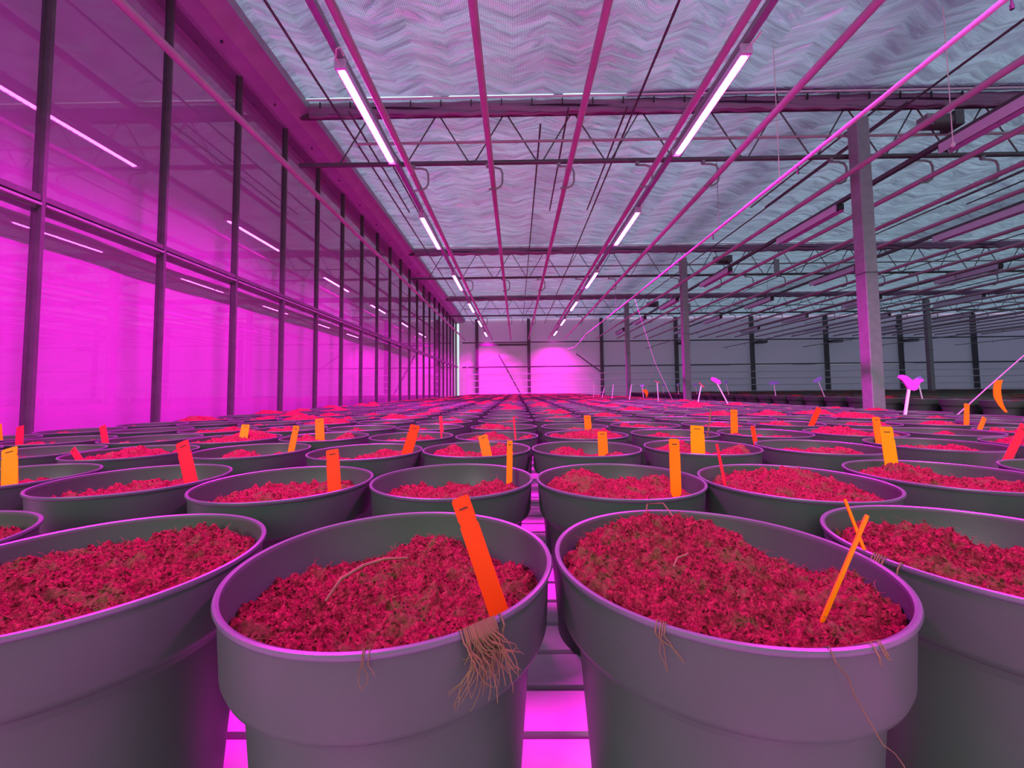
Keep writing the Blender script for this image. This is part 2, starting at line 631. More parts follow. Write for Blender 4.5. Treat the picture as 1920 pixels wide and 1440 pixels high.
# ------------------------------------------------------------------ steel columns
nth = {(0, 0): 'tall square steel column standing nearest in the aisle on the right',
       (0, 1): 'square steel column in the aisle behind the nearest one',
       (0, 2): 'farthest visible steel column of the near aisle, before the end wall',
       (1, 2): 'far right square steel column in front of the end wall, beside its posts'}
for ix, x in enumerate(COLX[:2]):
    for iy, yy in enumerate(TR_Y):
        if (ix, iy) not in nth: continue
        s = MB()
        hw = 0.072
        b = 0.008
        prof = [(-hw + b, -hw), (hw - b, -hw), (hw, -hw + b), (hw, hw - b), (hw - b, hw), (-hw + b, hw), (-hw, hw - b), (-hw, -hw + b)]
        zt = Z0 + 3.12
        s.add([(px, py, -0.02) for px, py in prof] + [(px, py, zt) for px, py in prof],
              [tuple(reversed(range(8))), tuple(range(8, 16))] + [(i, (i + 1) % 8, (i + 1) % 8 + 8, i + 8) for i in range(8)])
        o = s.build('steel_column', M['steel'], loc=(x, yy - 0.12, 0))
        tag(o, nth[(ix, iy)], 'column', 'square steel columns')
        t = MB()
        for q in (1.72, ):
            t.box((-hw - .004, -hw - .004, q), (hw + .004, hw + .004, q + 0.012))
        t.build('strap', M['darksteel'], o)
        MB().box((-0.13, -0.13, -0.02), (0.13, 0.13, -0.008)).build('foot_plate', M['darksteel'], o)

# ------------------------------------------------------------------ trusses, folded screens
PIPES = [-2.46, -1.146, -0.25, 0.61, 1.55, 2.34, 3.86, 4.88, 5.65, 6.42, 7.9, 8.8, 9.6, 10.5, 11.5, 12.4, 13.2, 14.1, 15.2, 16.1, 17.0, 18.0, 19.0, 20.0, 21.0, 22.2]
ZP = Z0 + 2.46
ZCH = Z0 + 2.75
place = ['nearest', 'middle', 'farthest']
for it, yy in enumerate(TR_Y):
    T = empty('lattice_truss', (-2.6, yy, ZCH))
    tag(T, '%s cross truss of dark steel with zigzag bars and pipe hooks' % place[it], 'roof truss', 'lattice trusses across the house')
    L = XR + 2.6

    def tl(x, z): return (x + 2.6, 0, z - ZCH)
    MB().tube([tl(-2.6, ZCH), tl(XR, ZCH)], 0.028, 10).build('bottom_chord', M['darksteel'], T)
    MB().tube([tl(-1.9, Z0 + 3.01), tl(XR, Z0 + 3.01)], 0.016, 8).build('middle_tube', M['pipe'] if it == 0 else M['steel'], T)
    MB().bar(tl(-2.6, Z0 + 3.36), tl(XR, Z0 + 3.36), 0.05, 0.05).build('top_chord', M['darksteel'], T)
    s = MB()
    x = -2.15 - 0.82
    while x < XR - 1:
        for a, b in (((x + 0.03, ZCH), (x + 0.41 - .03, Z0 + 3.33)), ((x + 0.41 + .03, Z0 + 3.33), (x + 0.82 - .03, ZCH))):
            if a[0] > -2.5:
                s.tube([tl(*a), tl(*b)], 0.0085, 6)
        x += 0.82
    s.build('zigzag_bars', M['darksteel'], T)
    for px_ in PIPES[1:]:
        h = MB()
        pts = [(-0.075, 0, -0.045), (0.02, 0, -0.045), (0.075, 0, -0.06), (0.095, 0, -0.1), (0.095, 0, -0.19), (0.075, 0, -0.225),
               (0.03, 0, -0.248), (-0.05, 0, -0.252)]
        h.tube([(px_ + 2.6 + a * 1.15, b, c * 1.31) for a, b, c in pts], 0.012, 8)
        h.box((px_ + 2.6 - 0.09, -0.018, -0.05), (px_ + 2.6 - 0.05, 0.018, -0.02))
        h.build('pipe_hook', M['steel'], T)

    # folded screen packed under the ceiling in front of the truss
    def bf(u, v, yy=yy):
        x = -2.45 + (XR + 2.45) * u
        a = v * PI * 2
        sag = 0.5 + 0.5 * math.cos((x % 0.36) / 0.36 * 2 * PI)
        hz = 0.088 - 0.010 * sag
        r2 = 0.012 * math.sin(v * 40 + x * 3)
        return (x, yy - 0.075 - (0.035 + r2) * math.cos(a), Z0 + 3.375 + hz * math.sin(a) * (1.0 if math.sin(a) > 0 else 1.0 - 0.1 * sag) + r2)
    o = grid_sheet('folded_screen', M['bundle'], bf, 620, 26)
    tag(o, '%s packed roll of folded screen cloth under the ceiling' % place[it], 'folded screen', 'folded screens above the trusses')
    if it == 0:
        c = MB()
        for q in range(22):
            xx = -2.3 + q * 0.36
            c.box((xx - 0.006, yy - 0.135, Z0 + 3.38), (xx + 0.006, yy - 0.12, Z0 + 3.45))
        c.build('screen_clips', M['black'], o)
    s = MB().tube([(-2.45, yy - 0.14, Z0 + 3.47), (XR, yy - 0.14, Z0 + 3.47)], 0.011, 8)
    o = s.build('screen_edge_tube', M['tube'])
    tag(o, 'thin pale tube along the edge of the %s folded screen' % place[it], 'tube', 'screen edge tubes')

# short posts and motor box near the aisle columns on trusses
for it, yy in enumerate(TR_Y):
    s = MB()
    s.tube([(4.85, yy - 0.12, Z0 + 3.08), (5.12, yy - 0.12, Z0 + 3.08)], 0.085, 14)
    s.box((5.07, yy - 0.21, Z0 + 3.0), (5.17, yy - 0.03, Z0 + 3.17))
    o = s.build('screen_motor', M['darksteel'])
    tag(o, 'dark screen drive motor on the %s truss right of the column line' % place[it], 'motor', 'screen drive motors')
    MB().box((4.78, yy - 0.18, Z0 + 3.02), (4.86, yy - 0.05, Z0 + 3.15)).build('gearbox', M['steel'], o)
    s = MB().box((6.25, yy - 0.06, ZCH - 0.05), (6.37, yy - 0.03, Z0 + 3.1))
    o = s.build('hanger_plate', M['steel'])
    tag(o, 'upright steel plate fixed across the %s truss beside the motor' % place[it], 'plate', 'truss hanger plates')

# push rods of the screen drive
rods = [(-2.05, -1, YE - .1), (1.40, -1, YE - .1), (4.55, -1, YE - .1), (7.7, 2, YE - .1), (10.9, 3, YE - .1), (0.33, 4.8, YE - .1), (14.0, 6, YE - .1)]
rl = ['thin dark push rod under the ceiling beside the glass wall', 'thin dark push rod between second and third heating pipes right of centre',
      'thin dark push rod under the ceiling just right of the nearest column', 'thin dark push rod over the second unlit lamp row',
      'long dark push rod high on the far right', 'thin dark push rod along the centre starting at the nearest truss',
      'outermost dark push rod at the far right']
for (x, a, b), l in zip(rods, rl):
    tag(MB().tube([(x, a, Z0 + 3.25 if x < 12 else Z0 + 3.1), (x, b, Z0 + 3.25 if x < 12 else Z0 + 3.1)], 0.0125, 8).build('push_rod', M['darksteel']), l, 'rod')
short = [(-1.7, 'left of the second heating pipe'), (-1.86, 'closest to the glass wall'), (0.62, 'over the third heating pipe'),
         (1.28, 'between the centre pipes'), (4.15, 'behind the white tube'), (4.4, 'right next to the column'), (7.55, 'right of the column'), (7.9, 'farthest right')]
for x, l in short:
    s = MB().tube([(x, 4.4, Z0 + 3.17), (x, 7.0, Z0 + 3.17)], 0.012, 8)
    tag(s.build('rack_rod', M['darksteel']), 'short dark rack rod ending past the nearest truss, ' + l, 'rod', 'short rack rods')

# ------------------------------------------------------------------ heating pipes
for i, x in enumerate(PIPES):
    y0 = -0.8 if x < 3 else (0.5 if x < 9 else 3.5)
    s = MB().tube([(x, y0, ZP), (x, YE - 0.25, ZP)], 0.031, 14)
    o = s.build('heating_pipe', M['pipe'])
    for q in range(3):
        yq = TR_Y[q] - 0.35
        MB().tube([(x, yq, ZP), (x, yq + 0.06, ZP)], 0.035, 14).build('pipe_coupling', M['pipe'], o)
    if i == 0:
        l = 'pink heating pipe running close along the glass wall'
    elif i < 20:
        l = 'pink overhead heating pipe, %s from the glass wall' % ORD[i]
    else:
        l = 'distant thin overhead heating pipe high on the far right'
    tag(o, l, 'pipe', 'overhead heating pipes' if i < 12 else 'distant overhead heating pipes')

# spray tubes lower than the heating pipes
for i, x in enumerate((2.43, 6.1, 9.7, 13.4, 16.6, 20.4)):
    z = Z0 + 1.9
    if i == 0:
        pts = [(x, -0.6, z), (x, 4, z - .0), (x - 0.0, 9, z), (x, 14, z + 0.02), (x + 0.12, 16.0, z + 0.02), (x + .1, 17.5, z - 0.05), (x + .02, 19.0, z + .02)]
    else:
        pts = [(x, 7.5 + i * 0.6, z + 0.02), (x, 12, z), (x, 19.0, z)]
    s = MB().tube(pts, 0.016, 10)
    o = s.build('spray_tube', M['tube'] if i == 0 else M['steel'])
    tag(o, ['glossy white spray tube running from upper right corner to the end wall', 'thin grey spray tube in the next block right of the nearest column',
            'thin grey spray tube, third from the white one', 'thin grey spray tube in front of the far wall posts', 'thin grey spray tube near the right edge',
            'outermost grey spray tube at the right edge'][i], 'tube', 'spray tubes over the pots')
    for ty in TR_Y:
        if ty > pts[0][1]:
            MB().tube([(x, ty, z), (x, ty, ZCH - 0.03)], 0.004, 5).build('hanger_wire', M['steel'], o)
    yy = pts[0][1] + 1
    while yy < 19:
        nz = MB().tube([(x, yy, z), (x, yy, z - 0.05)], 0.005, 6)
        nz.tube([(x, yy, z - 0.05), (x, yy, z - 0.075)], 0.009, 6)
        nz.build('nozzle', M['black'], o)
        yy += 1.5

# ------------------------------------------------------------------ grow lamps
ZL = Z0 + 2.60
LY = [0.5, 3.05, 5.86, 8.92, 11.88, 14.88, 17.85]
LL = 1.36
light_d = bpy.data.lights.new('grow_lamp_light', 'AREA')
light_d.shape = 'RECTANGLE'
light_d.size = 0.05
light_d.size_y = LL - 0.06
light_d.energy = LAMP_W
light_d.color = LAMP_COL
light_d.spread = math.radians(128)
hm = MB()
hm.prism_y([(-0.042, 0.0), (-0.034, 0.0), (-0.034, 0.012), (0.034, 0.012), (0.034, 0.0), (0.042, 0.0), (0.042, 0.05), (0.02, 0.075), (-0.02, 0.075), (-0.042, 0.05)], 0, LL)
H_ME = hm.mesh('lamp_housing', M['housing'])
C_ME = [MB().box((-0.045, a, -0.002), (0.045, a + 0.02, 0.078)).mesh('end_cap', mm_) for mm_ in (M['housing'], M['black']) for a in (-0.02, LL)]
em = MB()
nled = 26
em.box((-0.024, 0.03, 0.004), (0.024, LL - 0.03, 0.0115))
for q in range(nled):
    yy = 0.05 + q * (LL - 0.1) / (nled - 1)
    em.lathe([(0.019, 0.004), (0.017, -0.004), (0.010, -0.010), (0.001, -0.012)], 10)
    n_ = 40
    em.v[-n_:] = [(a, b + yy, c) for a, b, c in em.v[-n_:]]
E_ME = em.mesh('led_strip', M['led'])
um = MB().box((-0.018, 0.03, 0.002), (0.018, LL - 0.03, 0.0115))
U_ME = um.mesh('unlit_lens', M['black'])
hm2 = MB()
hm2.prism_y([(-0.06, -0.03), (-0.052, -0.03), (-0.052, 0.012), (0.052, 0.012), (0.052, -0.03), (0.06, -0.03), (0.06, 0.076), (-0.06, 0.076)], 0, LL)
H2_ME = hm2.mesh('lamp_housing_wide', M['housing'])
km = MB().tube([(0.0, -0.02, 0.03), (0.0, -0.09, 0.02), (0.03, -0.15, 0.04), (0.05, -0.13, 0.075), (0.045, -0.05, 0.075)], 0.006, 8)
K_ME = km.mesh('cable', M['cord'])
LROWS = [-1.39, 1.82, 4.77, 7.55, 10.7, 13.7, 16.7]
for ir, x in enumerate(LROWS):
    # carrying rail over the lamps
    s = MB()
    s.prism_y([(-0.028, 0.0), (0.028, 0.0), (0.028, 0.052), (-0.028, 0.052)], 0, YE - 0.4 - (-0.6 if ir < 2 else 2.0))
    o = s.build('lamp_rail', M['darksteel'] if ir > 1 else M['steel'], loc=(x, -0.6 if ir < 2 else 2.0, ZL + 0.081))
    tag(o, ['steel rail carrying the lit lamps nearer the glass wall', 'steel rail carrying the lit lamps right of centre',
            'dark rail carrying the first row of unlit lamps', 'dark rail carrying the second row of unlit lamps',
            'dark rail carrying the third row of unlit lamps', 'dark rail of the fourth row of unlit lamps',
            'outermost dark rail of unlit lamps'][ir], 'rail', 'lamp rails')
    lit = ir < 2
    for il, yl in enumerate(LY):
        if not lit and (yl < 1 or yl < x * 0.45): continue
        if il == 0 and not lit: continue
        if ir == 0: yl += 0.07
        T = empty('grow_lamp', (x, yl, ZL))
        link('housing', H_ME if lit else H2_ME, T)
        for cme in (C_ME[:2] if lit else C_ME[2:]):
            link('end_cap', cme, T)
        if lit:
            link('led_strip', E_ME, T)
            lo = bpy.data.objects.new('lamp_light', light_d)
            COL.objects.link(lo)
            lo.location = (0, LL / 2, -0.016)
            lo.parent = T
            link('cable', K_ME, T)
        else:
            link('lens', U_ME, T)
        side = ['in the row nearer the glass wall', 'in the row right of centre', '', '', '', '', ''][ir]
        if lit:
            if il == 0:
                lab = 'glowing magenta lamp tube overhead above the camera, ' + side
            else:
                lab = 'glowing magenta lamp tube, %s from the front %s' % (ORD[il - 1], side)
            gr = 'lit magenta grow lamps'
        else:
            if ir < 4:
                lab = 'unlit lavender lamp bar in the %s unlit row, hanging %s' % (
                    ORD[ir - 2], ['', 'ahead of the nearest truss', 'before the middle truss', 'by the middle truss', 'beyond the middle truss', 'by the farthest truss', 'close to the end wall'][il])
                gr = 'unlit grow lamps'
            else:
                lab = 'small distant unlit lamp bar high on the far right'
                gr = 'distant unlit grow lamps'
        tag(T, lab, 'grow lamp', gr)

# ------------------------------------------------------------------ end wall steelwork
PX = [-1.9, 0.62, 4.15, 7.75, 11.4, 14.95, 18.5, 22.0]
for i, x in enumerate(PX):
    s = MB().box((x - 0.075, YE - 0.16, 0), (x + 0.075, YE - 0.02, ZC - 0.02))
    tag(s.build('wall_post', M['darksteel']), 'dark steel post of the end wall, %s from the left corner' % ORD[i], 'post', 'end wall posts')
for z, r, l, x0, x1 in ((ZR, 0.03, 'dark horizontal rail along the end wall at mid height', -2.6, XR),
                        (Z0 + 2.33, 0.028, 'upper dark rail along the end wall below the pipes', -2.6, XR)):
    tag(MB().bar((x0, YE - 0.19, z), (x1, YE - 0.19, z), 0.05, 2 * r).build('wall_rail', M['darksteel']), l, 'rail')
tag(MB().box((-1.82, YE - 0.26, Z0 + 2.16), (0.54, YE - 0.215, Z0 + 2.26)).build('cross_beam', M['darksteel']),
    'thick dark cross beam between the first two end wall posts', 'beam')
for i, z in enumerate((1.225, 0.91, 0.60, 0.31)):
    tag(MB().tube([(-2.35, YE - 0.3, z), (XR - 1, YE - 0.3, z)], 0.016, 8).build('wall_heating_tube', M['tube']),
        'thin pale horizontal heating tube before the end wall, %s from the top' % ORD[i], 'pipe', 'end wall heating tubes')
tag(MB().tube([(-2.35, YE - 0.33, 0.25), (-2.35, YE - 0.33, 1.6)], 0.03, 10).build('standpipe', M['tube']),
    'pale upright standpipe feeding the tubes at the left corner', 'pipe')
for a, b, l in (((935, 665), (976, 739), 'slanting brace against the magenta part of the end wall'),
                ((1080, 663), (1127, 697), 'short slanting brace left of the third end wall post')):
    tag(MB().bar(at_y(*a, YE - 0.28), at_y(*b, YE - 0.28), 0.05, 0.05).build('wall_brace', M['darksteel']), l, 'brace')
for i, x in enumerate((7.75, 11.4, 14.95, 18.5)):
    s = MB().box((x + 0.076, YE - 0.5, Z0 + 2.13), (x + 0.5, YE - 0.1, Z0 + 2.25))
    tag(s.build('valve_box', M['darksteel']), 'small dark box high on the %s end wall post' % ORD[i + 3], 'box', 'boxes on the end wall posts')

# ------------------------------------------------------------------ pots
R, HP = 0.150, 0.270
body_prof = [(0.002, 0.004), (0.108, 0.004), (0.113, 0.0), (0.112, 0.004), (0.1275, 0.196), (0.1285, 0.2), (0.134, 0.2035), (0.1415, 0.2085),
             (0.1437, 0.214), (0.1462, 0.262), (0.1466, 0.2655), (0.1448, 0.2655), (0.1443, 0.262), (0.1410, 0.212), (0.124, 0.19), (0.110, 0.07), (0.002, 0.06)]
rim_prof = [(0.1464, 0.2635), (0.1488, 0.2650), (0.1497, 0.2672), (0.1490, 0.2694), (0.1470, 0.2700), (0.1448, 0.2690), (0.1442, 0.2665), (0.1446, 0.2640), (0.1464, 0.2635)]


def rs(p, dz=-0.0):
    return p


def pot_mesh(seg):
    s = MB(); s.lathe(body_prof, seg); a = s.mesh('pot_body', M['pot'])
    s = MB(); s.lathe(rim_prof, seg); b = s.mesh('pot_rim', M['rim'])
    return a, b


# lower shoulder for the front: band about 55 mm high
P_HI = pot_mesh(128)
P_LO = pot_mesh(40)


def soil_height(x, y, sd, level, mound, fine=True):
    r = math.hypot(x, y)
    rr = min(1, r / 0.143)
    v = Vector((x, y, sd * 7.3))
    big = noise.noise(v * 13) * 0.014 * mound + noise.noise(v * 27 + Vector((5, 5, 5))) * 0.008 * mound
    h = level + big
    if fine:
        h += noise.turbulence(v * 70, 4, False) * 0.011 + noise.turbulence(v * 210, 3, True) * 0.0022 - 0.008
    else:
        h += noise.turbulence(v * 60, 3, False) * 0.006 - 0.004
    h -= 0.012 * max(0, rr - 0.85) / 0.15
    return h


def soil_mesh(sd, n, level, mound, shape=None, flakes=0):
    """rough heap surface clipped to the pot's inner circle, with crumbs and fibres lying on it"""
    Rm = 0.1415
    vs, fs, idx = [], [], {}
    step = 2 * Rm / n

    def H(x, y):
        h = soil_height(x, y, sd, level, mound, n > 60)
        if shape: h += shape(x, y)
        return min(h, 0.300)
    for j in range(n + 1):
        for i in range(n + 1):
            x, y = -Rm + i * step, -Rm + j * step
            r = math.hypot(x, y)
            if r > Rm + step: continue
            if r > Rm: x, y = x * Rm / r, y * Rm / r
            idx[(i, j)] = len(vs)
            z = H(x, y)
            # keep inside the tapering wall
            vs.append((x, y, z))
    for j in range(n):
        for i in range(n):
            q = [(i, j), (i + 1, j), (i + 1, j + 1), (i, j + 1)]
            if all(k in idx for k in q):
                fs.append(tuple(idx[k] for k in q))
    # shrink with depth
    vs = [(x * k, y * k, z) for (x, y, z) in vs for k in [min(1.0, (0.1418 + (z - 0.212) * 0.05) / 0.1418 if z > 0.212 else 0.128 / 0.1418 + (z - 0.15) * 1.5)]]
    s = MB().add(vs, fs, True)
    rnd = random.Random(sd * 91 + 3)
    for q in range(flakes):
        a, rr = rnd.uniform(0, 2 * PI), 0.137 * math.sqrt(rnd.random())
        x, y = rr * math.cos(a), rr * math.sin(a)
        z = H(x, y)
        if rnd.random() < 0.72:      # crumb
            c = rnd.uniform(0.0008, 0.0026)
            e = Euler((rnd.uniform(0, 6), rnd.uniform(0, 6), rnd.uniform(0, 6))).to_matrix()
            p = [e @ Vector(t) * c for t in ((1.3, 0, 0), (-.6, 1, 0.2), (-.6, -1, 0), (0, 0, 1.1))]
            s.add([(x + t.x, y + t.y, z + t.z + c * 0.4) for t in p], [(0, 1, 2), (0, 1, 3), (1, 2, 3), (2, 0, 3)])
        else:                        # fibre
            l = rnd.uniform(0.004, 0.014)
            b = rnd.uniform(0, 2 * PI)
            up = rnd.uniform(0.0, 0.6)
            w = 0.00035
            d = Vector((math.cos(b), math.sin(b), up)).normalized() * l
            k1 = Vector((-d.y, d.x, 0)).normalized() * w
            m_ = Vector((x, y, z + 0.001))
            c1 = m_ + d * 0.5 + Vector((k1.x * 4, k1.y * 4, l * 0.12))
            c2 = m_ + d
            s.add([m_ - k1, m_ + k1, c1 + k1, c1 - k1, c2 + k1 * 0.3, c2 - k1 * 0.3], [(0, 1, 2, 3), (3, 2, 4, 5)])
    me = bpy.data.meshes.new('soil')
    me.from_pydata(s.v, [], s.f)
    me.polygons.foreach_set('use_smooth', s.smooth)
    me.materials.append(M['soil'])
    me.update()
    return me


def gauss(x, y, cx, cy, sx_, sy_):
    return math.exp(-((x - cx) / sx_) ** 2 - ((y - cy) / sy_) ** 2)


SH = {
    'p2': lambda x, y: 0.0 + 0.024 * gauss(x, y, 0.01, 0.065, 0.05, 0.035) - 0.014 * gauss(x, y, -0.09, 0.09, 0.06, 0.05)
    - 0.010 * gauss(x, y, 0.085, 0.085, 0.04, 0.04) + 0.010 * gauss(x, y, 0.12, 0.0, 0.03, 0.05) - 0.006 * gauss(x, y, 0.03, -0.03, 0.04, 0.03)
    + 0.006 * gauss(x, y, 0.0, -0.11, 0.1, 0.03),
    'p3': lambda x, y: 0.016 + 0.030 * gauss(x, y, -0.02, 0.05, 0.09, 0.06) - 0.022 * gauss(x, y, 0.11, 0.06, 0.04, 0.05) - 0.012 * gauss(x, y, -0.10, -0.09, 0.05, 0.03),
    'p1': lambda x, y: 0.014 + 0.008 * gauss(x, y, 0.05, 0.08, 0.08, 0.05) - 0.010 * gauss(x, y, -0.12, 0.08, 0.06, 0.06),
    'p4': lambda x, y: 0.010 + 0.028 * gauss(x, y, -0.04, 0.04, 0.05, 0.05) - 0.02 * gauss(x, y, 0.08, 0.09, 0.06, 0.05) + 0.008 * gauss(x, y, -0.11, 0.0, 0.03, 0.05),
    'heapL': lambda x, y: 0.004 + 0.030 * gauss(x, y, -0.06, 0.04, 0.06, 0.06) + 0.018 * gauss(x, y, 0.09, 0.05, 0.03, 0.04) - 0.01 * gauss(x, y, 0.02, 0.11, 0.06, 0.04),
    'heapR': lambda x, y: -0.004 + 0.020 * gauss(x, y, 0.07, 0.03, 0.05, 0.05) - 0.008 * gauss(x, y, -0.02, 0.1, 0.08, 0.05),
    'flat': lambda x, y: 0.0,
    'low': lambda x, y: -0.012 - 0.006 * gauss(x, y, 0, .1, .1, .05),
    'twin': lambda x, y: -0.002 + 0.018 * gauss(x, y, 0.075, 0.0, 0.04, 0.06) + 0.014 * gauss(x, y, -0.06, 0.02, 0.04, 0.05) - 0.012 * gauss(x, y, 0.0, 0.05, 0.03, 0.08),
}
S1 = {k: soil_mesh(i + 1, 170, 0.244, 0.7, SH[k], 2600) for i, k in enumerate(('p1', 'p2', 'p3', 'p4'))}
S2 = [soil_mesh(20 + i, 96, 0.246, 0.8, SH[k], 900) for i, k in enumerate(('heapR', 'heapL', 'flat', 'p4', 'twin', 'p1'))]
S3 = [soil_mesh(40 + i, 72, 0.2495, 1.2, SH[k], 420) for i, k in enumerate(('heapR', 'twin', 'p3', 'heapL', 'flat', 'p4', 'twin'))]
S4 = [soil_mesh(60 + i, 30, 0.248, 1.2, SH[k], 0) for i, k in enumerate(('heapR', 'p3', 'heapL', 'twin'))]


def make_pot(me, soil, loc, rz=0, srz=None, sc=1.0):
    o = link('plant_pot', me[0], None, loc, rz)
    r = link('rim', me[1], o)
    s_ = link('soil', soil, o, (0, 0, 0), (srz if srz is not None else 0) - rz)
    if sc != 1.0: o.scale = (sc, sc, sc)
    return o


ROWS = {
    0: (0.410, [(-1.04, .43), (-0.729, .43), (-0.425, .408), (-0.117, .408), (0.186, .410), (0.492, .424), (0.81, .43)]),
    1: (0.765, [(-1.36, .82), (-1.05, .82), (-0.738, .795), (-0.424, .755), (-0.120, .77), (0.184, .757), (0.483, .735), (0.797, .775), (1.115, .77)]),
    2: (1.140, [(-1.73, 1.17), (-1.405, 1.18), (-1.095, 1.158), (-0.757, 1.165), (-0.412, 1.115), (-0.112, 1.14), (0.190, 1.136), (0.506, 1.136), (0.829, 1.14), (1.165, 1.16), (1.48, 1.13)]),
}
NROW = 17
pots = []
tagged = {}
rnd = random.Random(5)
allp = []
for r in range(NROW):
    Yr = 0.410 + 0.3575 * r
    if r in ROWS:
        lst = ROWS[r][1]
    else:
        sh = 0.035 + min(0.06, 0.02 * r)
        lst = []
        for k in range(-7, 8):
            x = 0.158 + sh + 0.319 * k + rnd.uniform(-0.008, 0.008)
            if abs(x) - 0.15 > 1.30 * (Yr + 0.05) + 0.15: continue
            lst.append((x, Yr + rnd.uniform(-0.012, 0.012)))
    # numbering counts the pots that the photo shows
    vis = [p for p in lst if -1.28 * (p[1] + 0.06) < p[0] + 0.13 and p[0] - 0.13 < 1.25 * (p[1] + 0.06)]
    for i, (x, yy) in enumerate(lst):
        if r == 0:
            key = {-0.729: ('p1', 2.1), -0.425: ('p1', 0), -0.117: ('p2', 0), 0.186: ('p3', 0), 0.492: ('p4', 0)}.get(x, ('p1', 1))
            me, so, rot = P_HI, S1[key[0]], key[1]
        elif r == 1:
            me = P_HI
            so = S2[{-0.120: 0, 0.184: 1, -0.424: 2, 0.483: 5, 0.797: 3, -0.738: 2, -1.045: 4}.get(x, 4)]
            rot = 0 if x != -0.738 else 1.0
        elif r < 5:
            me, so, rot = P_HI, S3[rnd.randrange(len(S3))], rnd.uniform(0, 6)
        else:
            me, so, rot = P_LO, S3[rnd.randrange(len(S3))] if r < 9 else S4[rnd.randrange(4)], rnd.uniform(0, 6)
        rot2 = rot
        if r == 2:
            rot2 = rnd.uniform(-0.5, 0.5)
        dz = rnd.uniform(-0.0, 0.004) if r > 1 else 0
        p = make_pot(me, so, (x, yy, dz), 0, rot2)
        allp.append((p, x, yy, r))
        if (x, yy) in vis:
            n = vis.index((x, yy))
            if r == 0:
                lab = ['dark grey pot barely showing at the left edge of the front row', 'large dark grey pot at lower left, full of crumbly mossy soil',
                       'large dark grey front pot left of centre with a leaning red tag', 'large dark grey front pot right of centre with heaped soil',
                       'large dark grey pot at lower right with mounded rooty soil'][min(4, n)]
            elif r < 12:
                lab = 'dark grey pot of soil, %s from the left in the %s row from the front' % (ORD[n], ORD[r])
            else:
                lab = 'small distant dark pot of soil in the %s row from the front' % ORD[r]
        else:
            lab = 'dark pot just outside the picture at the end of the %s row' % ORD[r]
        tag(p, lab, 'pot', ['pots of the front row', 'pots of the second row', 'pots of the third row', 'pots of the fourth row'][r] if r < 4
            else 'pots of the %s row' % ORD[r])


def far_pots(name, centres, sc, m_list):
    """many small distant pots and their soil in one object"""
    b = MB()
    seg = 14
    for (x, y, z) in centres:
        o = len(b.v)
        pr = [(0.117, 0.0), (0.1345, 0.202), (0.1437, 0.214), (0.1485, 0.270), (0.1435, 0.270), (0.141, 0.245)]
        vs = [(x + r_ * sc * math.cos(2 * PI * k / seg), y + r_ * sc * math.sin(2 * PI * k / seg), z + h * sc) for r_, h in pr for k in range(seg)]
        fs = [(i * seg + k, i * seg + (k + 1) % seg, (i + 1) * seg + (k + 1) % seg, (i + 1) * seg + k) for i in range(len(pr) - 1) for k in range(seg)]
        b.add(vs, fs, True)
    body = b.build(name, M['pot'])
    c = MB()
    rn = random.Random(len(centres))
    for (x, y, z) in centres:
        lv = rn.uniform(0.246, 0.272)
        vs = [(x, y, z + (lv + rn.uniform(-.005, 0.016)) * sc)]
        for rr in (0.07, 0.142):
            for k in range(seg):
                a = 2 * PI * k / seg
                vs.append((x + rr * sc * math.cos(a), y + rr * sc * math.sin(a), z + (lv + rn.uniform(-0.008, 0.010) * (1 if rr < .1 else 0.6)) * sc))
        fs = [(0, 1 + k, 1 + (k + 1) % seg) for k in range(seg)] + [(1 + k, 1 + seg + k, 1 + seg + (k + 1) % seg, 1 + (k + 1) % seg) for k in range(seg)]
        c.add(vs, fs, True)
    so = c.build('soil', M['soil'], body)
    so['kind'] = 'stuff'
    return body


cs = []
r = NROW
while 0.410 + 0.3575 * r < YE - 0.9:
    Yr = 0.410 + 0.3575 * r
    for k in range(-7, 8):
        cs.append((0.158 + 0.095 + 0.319 * k + rnd.uniform(-.01, .01), Yr + rnd.uniform(-.015, .015), 0))
    r += 1
tag(far_pots('distant_pots', cs, 1.0, None), 'dense mass of tiny distant pots stretching to the end wall', 'pots', kind='stuff')

# block beyond the aisle
sc2 = 1.12
rnd2 = random.Random(9)
for k in range(34):
    yy = 3.3 + k * 0.43
    if yy > 17: break
    p = make_pot(P_LO, S4[k % 4], (4.93 + rnd2.uniform(-.015, .015), yy, -0.02), 0, rnd2.uniform(0, 6), sc2)
    tag(p, 'dark pot edging the far side of the aisle, %s from its near end' % ORD[k] if k < 14 else 'tiny dark pot far down the row edging the far side of the aisle', 'pot', 'pots beside the aisle')
cs = []
for i in range(1, 40):
    for k in range(38):
        yy = 3.2 + k * 0.43
        if yy > 19: continue
        x = 4.93 + i * 0.36
        if x > 1.35 * yy + 1: continue
        if any(abs(x - cx_) < 0.3 and abs(yy - cy_ + 0.1) < 0.3 for cx_ in COLX for cy_ in TR_Y): continue
        cs.append((x, yy + rnd2.uniform(-.02, .02), -0.02))
tag(far_pots('distant_pots', cs, sc2, None), 'dark mass of pots in the unlit block beyond the aisle', 'pots', kind='stuff')

# ------------------------------------------------------------------ plant tags
ZS = 0.262


